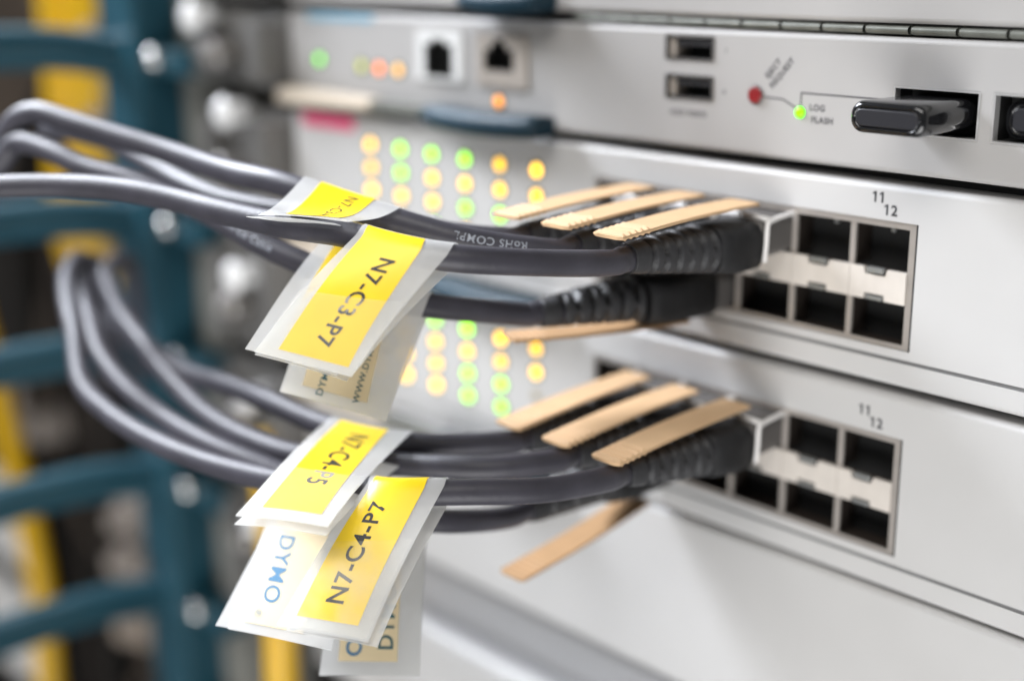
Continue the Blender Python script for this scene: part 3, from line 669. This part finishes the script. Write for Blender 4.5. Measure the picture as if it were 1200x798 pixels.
# ------------------------------------------------------------------ rack rail and cable manager at the left
m = MB(); m.box(-292, -263, 3, 30, -420, 260, 1.5); m.box(-271, -266, -1, 4, -420, 260, .8)
t = thing('rack_rail', 'blurred grey upright rail between the cards and the teal organiser', 'rail', (-278, 10, -100)); m.build('rail_body', 'rail_grey', t)
t = thing('cable_organiser', 'teal cable organiser post with rounded fingers reaching out at left', 'cable organiser', (-300, -5, -150))
m = MB(); m.box(-307, -281, -14, 4, -420, 260, 3); m.build('post', 'teal_paint', t)
for k in range(-2, 9):
    z = 20.5-44.45*k + (0 if k else 0)
    if k >= 1: z = -35-47.4*(k-1)
    m = MB(); pts = catmull([(-297, -6, z-4), (-297, -16, z-1), (-297, -40, z+2.5), (-297, -80, z+3), (-297, -120, z+1), (-299, -150, z-2)], 8)
    tube(m, pts, lambda u: 7.0+2.2*max(0, 1-u*4)**1.5, 16); m.build('finger', 'teal_paint', t)
    m = MB(); m.box(-281.5, -258, -9, 2, z-6.5, z+2, 1); m.build('finger_bracket', 'teal_paint', t)
    m = MB(); m.cyl((-276, -8.5, z-1.5), (0, -1, 0), 3.6, 3.4, n=20); m.dome((-276, -11.8, z-1.5), (0, -1, 0), 2.8, 1.4, n=16); m.build('bolt', 'chrome', t)

# ------------------------------------------------------------------ things far left, out of focus
def tube_thing(name, label, cat, pts, r, ma, grp=None, n=14):
    m = MB(); tube(m, smooth_path(catmull(pts, 8), 2), r, n); o = m.build(name, ma); o['label'] = label; o['category'] = cat
    if grp: o['group'] = grp
    return o
YG = 'yellow cables at the left'
tube_thing('yellow_cable', 'yellow cable of the upright pair at upper left, left one', 'cable', [(-413, 25, 200), (-413, 25, 30), (-418, 25, -20), (-424, 27, -70), (-426, 50, -112)], 10.5, 'yellow_jacket', YG)
tube_thing('yellow_cable', 'yellow cable of the upright pair at upper left, right one', 'cable', [(-390, 28, 200), (-390, 28, 30), (-399, 28, -20), (-406, 30, -70), (-410, 54, -112)], 11.5, 'yellow_jacket', YG)
tube_thing('yellow_cable', 'yellow cable curving down past the white boxes at lower left', 'cable', [(-490, 0, -90), (-472, 0, -130), (-457, 0, -172), (-446, 0, -203), (-441, 0, -236), (-444, 0, -282), (-448, 0, -340)], 6.0, 'yellow_jacket', YG)
tube_thing('yellow_cable', 'yellow cable standing behind the labels at bottom', 'cable', [(-202, -22, -260), (-201, -22, -173), (-200, -22, -142), (-208, -18, -116), (-226, -8, -100)], 5.4, 'yellow_jacket', YG)
for z0, z1, lb in ((-213, -196, 'white box at lower left edge, upper of three'), (-240, -221, 'white box at lower left edge, middle of three'), (-305, -256, 'white box at lower left edge, lowest of three')):
    m = MB(); m.box(-540, -468, 8, 16, z0, z1, 2.5); o = m.build('white_box', 'white_plastic'); o['label'] = lb; o['category'] = 'box'; o['group'] = 'white boxes at lower left'
tr = random.Random(11)
for k in range(9):                                               # loose dark cables tangled in the gap
    x = tr.uniform(-520, -345); y = tr.uniform(40, 58); zt = tr.uniform(-90, -30)
    pts = [(x, y, zt), (x+tr.uniform(-25, 25), y-tr.uniform(4, 14), zt-50), (x+tr.uniform(-50, 50), y-tr.uniform(4, 18), zt-110), (x+tr.uniform(-60, 60), y, zt-180), (x+tr.uniform(-40, 40), y+8, zt-270)]
    tube_thing('loose_cable', 'dark cable looping loosely in the black gap behind the teal organiser', 'cable', pts, tr.choice((3.0, 3.6, 4.4)), tr.choice(('bg_grey_cable', 'bg_brown', 'bg_cable')), 'loose cables looping behind the organiser', n=10)
rnd = random.Random(3)
names = [(-505, 34, 'bg_cable', 5), (-478, 40, 'bg_grey_cable', 4), (-462, 46, 'bg_cable', 6), (-452, 36, 'bg_cable', 5), (-376, 46, 'bg_beige', 6), (-359, 40, 'bg_beige', 7), (-390, 55, 'bg_cable', 6), (-520, 50, 'bg_grey_cable', 5)]
for i, (x, y, ma, r) in enumerate(names):
    pts = [(x+rnd.uniform(-6, 6), y+rnd.uniform(-4, 4), z) for z in range(-420, -40, 60)] + [(x-8, y+14, -30), (x-8, y+40, 10)]
    o = tube_thing('hanging_cable', 'dark blurred cable hanging in the black gap behind the teal organiser', 'cable', pts, r, ma, 'blurred cables hanging behind the organiser')
for i, (x, y, z, ma) in enumerate([(-384, 30, 22, 'bg_beige'), (-372, 28, 12, 'dull_steel'), (-387, 30, -13, 'bg_beige'), (-388, 30, -50, 'bg_beige'), (-385, 30, -72, 'dull_steel'), (-364, 22, -84, 'chrome'), (-521, 30, -166, 'bg_pale'), (-492, 30, -172, 'bg_pale'), (-388, 24, -186, 'bg_pale'), (-392, 24, -208, 'bg_pale'), (-390, 24, -240, 'bg_beige')]):
    m = MB(); m.box(x-9, x+9, y-6, y+14, z-7, z+7, 2.0); m.box(x-5, x+5, y-12, y-6, z-4, z+4, 1.0)
    o = m.build('wall_connector', ma)
    up_ = z > -100
    o['label'] = 'small blurred pale connector beside the upright yellow cables, behind the post' if up_ else 'small blurred pale connector in the black gap between the lower teal fingers'
    o['category'] = 'connector'; o['group'] = 'blurred connectors beside the yellow cables' if up_ else 'blurred connectors between the lower fingers'

for o in COL.objects:
    if '_org' in o: del o['_org']
